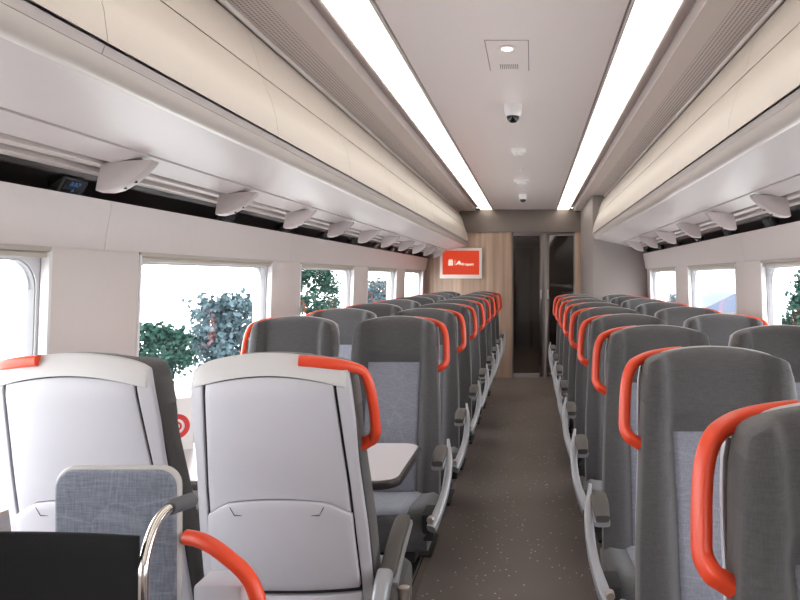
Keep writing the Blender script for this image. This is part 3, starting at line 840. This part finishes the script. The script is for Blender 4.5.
# ---------------------------------------------------------------- screen on the wood wall
t = thing('wall_screen', 'orange screen in a pale frame on the wood end wall', 'screen', (-.925, Y1, EYE+.185))
MB().box(-.275, .275, -.05, -.001, -.205, .195).build('frame', M['tv_frame'], t, bevel=.006)
scr = MB().box(-.238, .238, -.056, -.048, -.155, .158).build('screen', M['tv'], t, bevel=.001, seg=1)
lg = MB(); yy = -.0575
def q(x0, x1, z0, z1): lg.box(x0, x1, yy, yy+.002, z0, z1)
for k in range(4): q(-.163+(.008 if k == 3 else 0), -.101-(.008 if k == 3 else 0), -.035+k*.021, -.021+k*.021)
q(-.156, -.148, -.035, .04); q(-.116, -.108, -.035, .04); q(-.136, -.128, -.035, .04)
q(-.078, -.074, -.035, .035)
for (xa, za, xb, zb) in ((-.062, -.028, -.022, .022), (-.022, .022, .008, -.026), (-.03, .01, -.012, -.026), (-.05, -.02, -.01, .02)):
    dx, dz = xb-xa, zb-za; l = math.hypot(dx, dz); nx, nz = -dz/l*.006, dx/l*.006
    lg.prism_axis([(xa-nx, za-nz), (xb-nx, zb-nz), (xb+nx, zb+nz), (xa+nx, za+nz)], yy, yy+.002, lambda p, q_, a: (p, a, q_))
lg.build('logo', M['tv_w'], scr, smooth=0)
cu = bpy.data.curves.new('txt', 'FONT'); cu.body = 'Renport'; cu.size = .046; cu.extrude = .0008; cu.offset = .0012
to = bpy.data.objects.new('txt', cu); C.objects.link(to)
bpy.context.view_layer.update()
me = bpy.data.meshes.new_from_object(to.evaluated_get(bpy.context.evaluated_depsgraph_get()))
bpy.data.objects.remove(to)
me.materials.clear(); me.materials.append(M['tv_w'])
lo = bpy.data.objects.new('lettering', me); C.objects.link(lo); lo.parent = scr
lo.location = (.012, -.0575, -.034); lo.rotation_euler = (PI/2, 0, 0)

# ---------------------------------------------------------------- ceiling devices
ZC = Z(.88)
t = thing('ceiling_hatch', 'square ceiling hatch with a small round downlight and slots', 'hatch', (CX, 2.95, ZC))
b = MB()
for a, c, d_, e in ((-.08, .08, -.203, -.200), (-.08, .08, .200, .203), (-.083, -.080, -.203, .203), (.080, .083, -.203, .203)): b.box(a, c, d_, e, -.0012, .001)
b.build('joint', M['cabin'], t)
MB().box(-.079, .079, -.198, .198, -.003, .0005).build('plate', M['ceiling'], t, bevel=.001, seg=1)
MB().lathe([(.022, 0), (.034, -.001), (.038, -.005), (.034, -.008), (.023, -.007)], (0, -.12, -.002), 28).build('light_ring', M['ceiling'], t, smooth=60)
MB().lathe([(0, -.0015), (.021, -.0015), (.021, .0), (0, .0)], (0, -.12, -.0075), 24).build('downlight', M['spot'], t)
b = MB()
for k in range(10): b.box(-.038+k*.008, -.035+k*.008, .10, .165, -.0042, -.002)
b.build('slots', M['cabin'], t)
def cam_dome(y, label, k=1.0):
    t = thing('dome_camera', label, 'camera', (CX-.002, y, ZC), 0, 'ceiling dome cameras')
    MB().lathe([(0, .0), (.046*k, 0), (.048*k, -.01*k), (.044*k, -.035*k), (.040*k, -.055*k), (.034*k, -.060*k), (0, -.06*k)][1:-1], (0, 0, 0), 28).build('housing', M['white'], t, smooth=60)
    MB().lathe([(.033*k, -.058*k), (.032*k, -.070*k), (.026*k, -.083*k), (.014*k, -.091*k), (.002, -.093*k)], (0, 0, 0), 28).build('dome', M['dome'], t, smooth=60)
cam_dome(3.78, 'white ceiling dome camera nearest to the hatch, with black lens dome')
cam_dome(7.85, 'small white ceiling dome camera with black lens close to the end wall', .95)
t = thing('smoke_detector', 'round white smoke detector on the ceiling behind the nearer dome camera', 'smoke detector', (CX, 5.08, ZC))
MB().lathe([(.052, 0), (.055, -.008), (.05, -.022), (.04, -.03), (.002, -.032)], (0, 0, 0), 28).build('body', M['white'], t, smooth=50)
MB().lathe([(.03, -.03), (.032, -.042), (.022, -.046), (.002, -.047)], (0, 0, 0), 20).build('sensor', M['white'], t, smooth=50)
t = thing('ceiling_sensor', 'tiny round sensor dot on the ceiling beyond the smoke detector', 'sensor', (CX+.01, 6.05, ZC))
MB().lathe([(.016, 0), (.016, -.006), (.002, -.009)], (0, 0, 0), 16).build('body', M['white'], t)
t = thing('ceiling_speaker', 'flat white ceiling fixture just before the far dome camera', 'ceiling fixture', (CX, 6.7, ZC))
MB().box(-.07, .07, -.04, .04, -.022, 0).build('base', M['white'], t, bevel=.006)
MB().lathe([(.04, -.02), (.042, -.035), (.03, -.04), (.002, -.041)], (0, 0, 0), 20).build('cap', M['white'], t, smooth=50)

# ---------------------------------------------------------------- outside
def blob_tree(name, x, y, z0, h, w, m, label, cat='tree', conic=False, group=None, n=60):
    t = thing(name, label, cat, (x, y, z0), 0, group)
    MB().tube([(0, 0, 0), (0, 0, h*.55)], [.12*w*.5, .05*w*.5], 8).build('trunk', M['bark'], t)
    V = []; F = []
    for k in range(n):
        u = random.random(); zz = h*(.10+.88*u)
        rad = w*.5*((1-u)**.8 if conic else math.sqrt(max(.05, 1-(2*u-1)**2)))
        a = random.uniform(0, 2*PI); rr = rad*random.random()**.4
        c = Vector((rr*math.cos(a), rr*math.sin(a), zz)); sp_ = w*random.uniform(.05, .10)
        for q in range(42):       # a spray of small leaves
            p = c+Vector((random.gauss(0, 1), random.gauss(0, 1), random.gauss(0, .8)))*sp_
            d1 = Vector((random.uniform(-1, 1), random.uniform(-1, 1), random.uniform(-1, 1))).normalized()*w*.036
            d2 = d1.cross(Vector((random.uniform(-1, 1), random.uniform(-1, 1), random.uniform(-1, 1)))).normalized()*w*.026
            b0 = len(V); V += [p-d1, p+d2, p+d1*1.2, p-d2]; F.append((b0, b0+1, b0+2, b0+3))
    me = bpy.data.meshes.new('crown'); me.from_pydata(V, [], F); me.materials.append(m)
    o = bpy.data.objects.new('crown', me); C.objects.link(o); o.parent = t
    return t
GZ = -3.2
struct(MB().box(-400, 400, -100, 700, GZ-.2, GZ).build('ground', M['ground'], smooth=0))
blob_tree('tree', -16, 54.5, GZ, 5.4, 3.6, M['leaf'], 'dark green tree outside the second left window', n=90)
blob_tree('bush', -15.5, 30.2, GZ, 2.4, 3.2, M['leaf'], 'low dark green bush outside the nearest large left window', 'bush', n=70)
blob_tree('bush', -15.0, 36.8, GZ, 3.4, 4.2, M['leaf2'], 'grey green bush outside the right end of the large left window', 'bush', n=80)
blob_tree('bush', -15.5, 26.0, GZ, 1.6, 2.6, M['leaf2'], 'low grey bush outside the left end of the large left window', 'bush', n=50)
blob_tree('tree', -18, 86, GZ, 4.0, 5.0, M['leaf2'], 'grey green tree outside the third left window', n=60)
blob_tree('tree', 14.0, 37.5, GZ, 4.6, 3.6, M['leaf'], 'dark green tree outside the nearest right window', n=90, conic=True)
blob_tree('bush', 15.0, 50.5, GZ, 2.2, 2.4, M['leaf'], 'dark bush outside right beside the house', 'bush', n=50)
blob_tree('bush', 15.5, 79, GZ, 2.8, 2.6, M['leaf2'], 'grey bush outside the farthest right window', 'bush', n=50)
t = thing('house', 'small pale house with slate blue roof outside the middle right window', 'house', (17.5, 68, GZ))
MB().box(-3, 3, -4, 4, 0, 1.6).build('wall', M['brick'], t)
MB().prism_axis([(-3.3, 1.5), (3.3, 1.5), (0, 3.1)], -4.3, 4.3, lambda p, q_, a: (p, a, q_)).build('roof', M['roof'], t)
b = MB()
for y in (-2.4, 0, 2.4): b.box(-3.04, -2.98, y-.4, y+.4, .5, 1.2)
b.build('window', M['black'], t)

# ---------------------------------------------------------------- world, camera
w = bpy.data.worlds.new('sky'); S.world = w; w.use_nodes = True
N = w.node_tree.nodes; L = w.node_tree.links
bg = N['Background']; tc = N.new('ShaderNodeTexCoord'); sp = N.new('ShaderNodeSeparateXYZ')
L.new(tc.outputs['Generated'], sp.inputs[0])
cr = N.new('ShaderNodeValToRGB'); L.new(sp.outputs['Z'], cr.inputs['Fac'])
cr.color_ramp.elements[0].position = 0; cr.color_ramp.elements[0].color = (.97, .965, .955, 1)
cr.color_ramp.elements[1].position = .6; cr.color_ramp.elements[1].color = (.90, .93, .97, 1)
L.new(cr.outputs['Color'], bg.inputs['Color']); bg.inputs['Strength'].default_value = 6.5

cam = bpy.data.cameras.new('camera'); co = bpy.data.objects.new('camera', cam); C.objects.link(co)
co.location = (0, 0, EYE); co.rotation_euler = (PI/2, 0, 0)
cam.sensor_width = 36; cam.lens = 740*36/800
cam.shift_x = -(532-400)/800; cam.shift_y = -(300-277)/800
cam.clip_start = .02; cam.clip_end = 2000
S.camera = co
S.view_settings.view_transform = 'Standard'; S.view_settings.look = 'None'
S.view_settings.exposure = .5; S.view_settings.gamma = 1
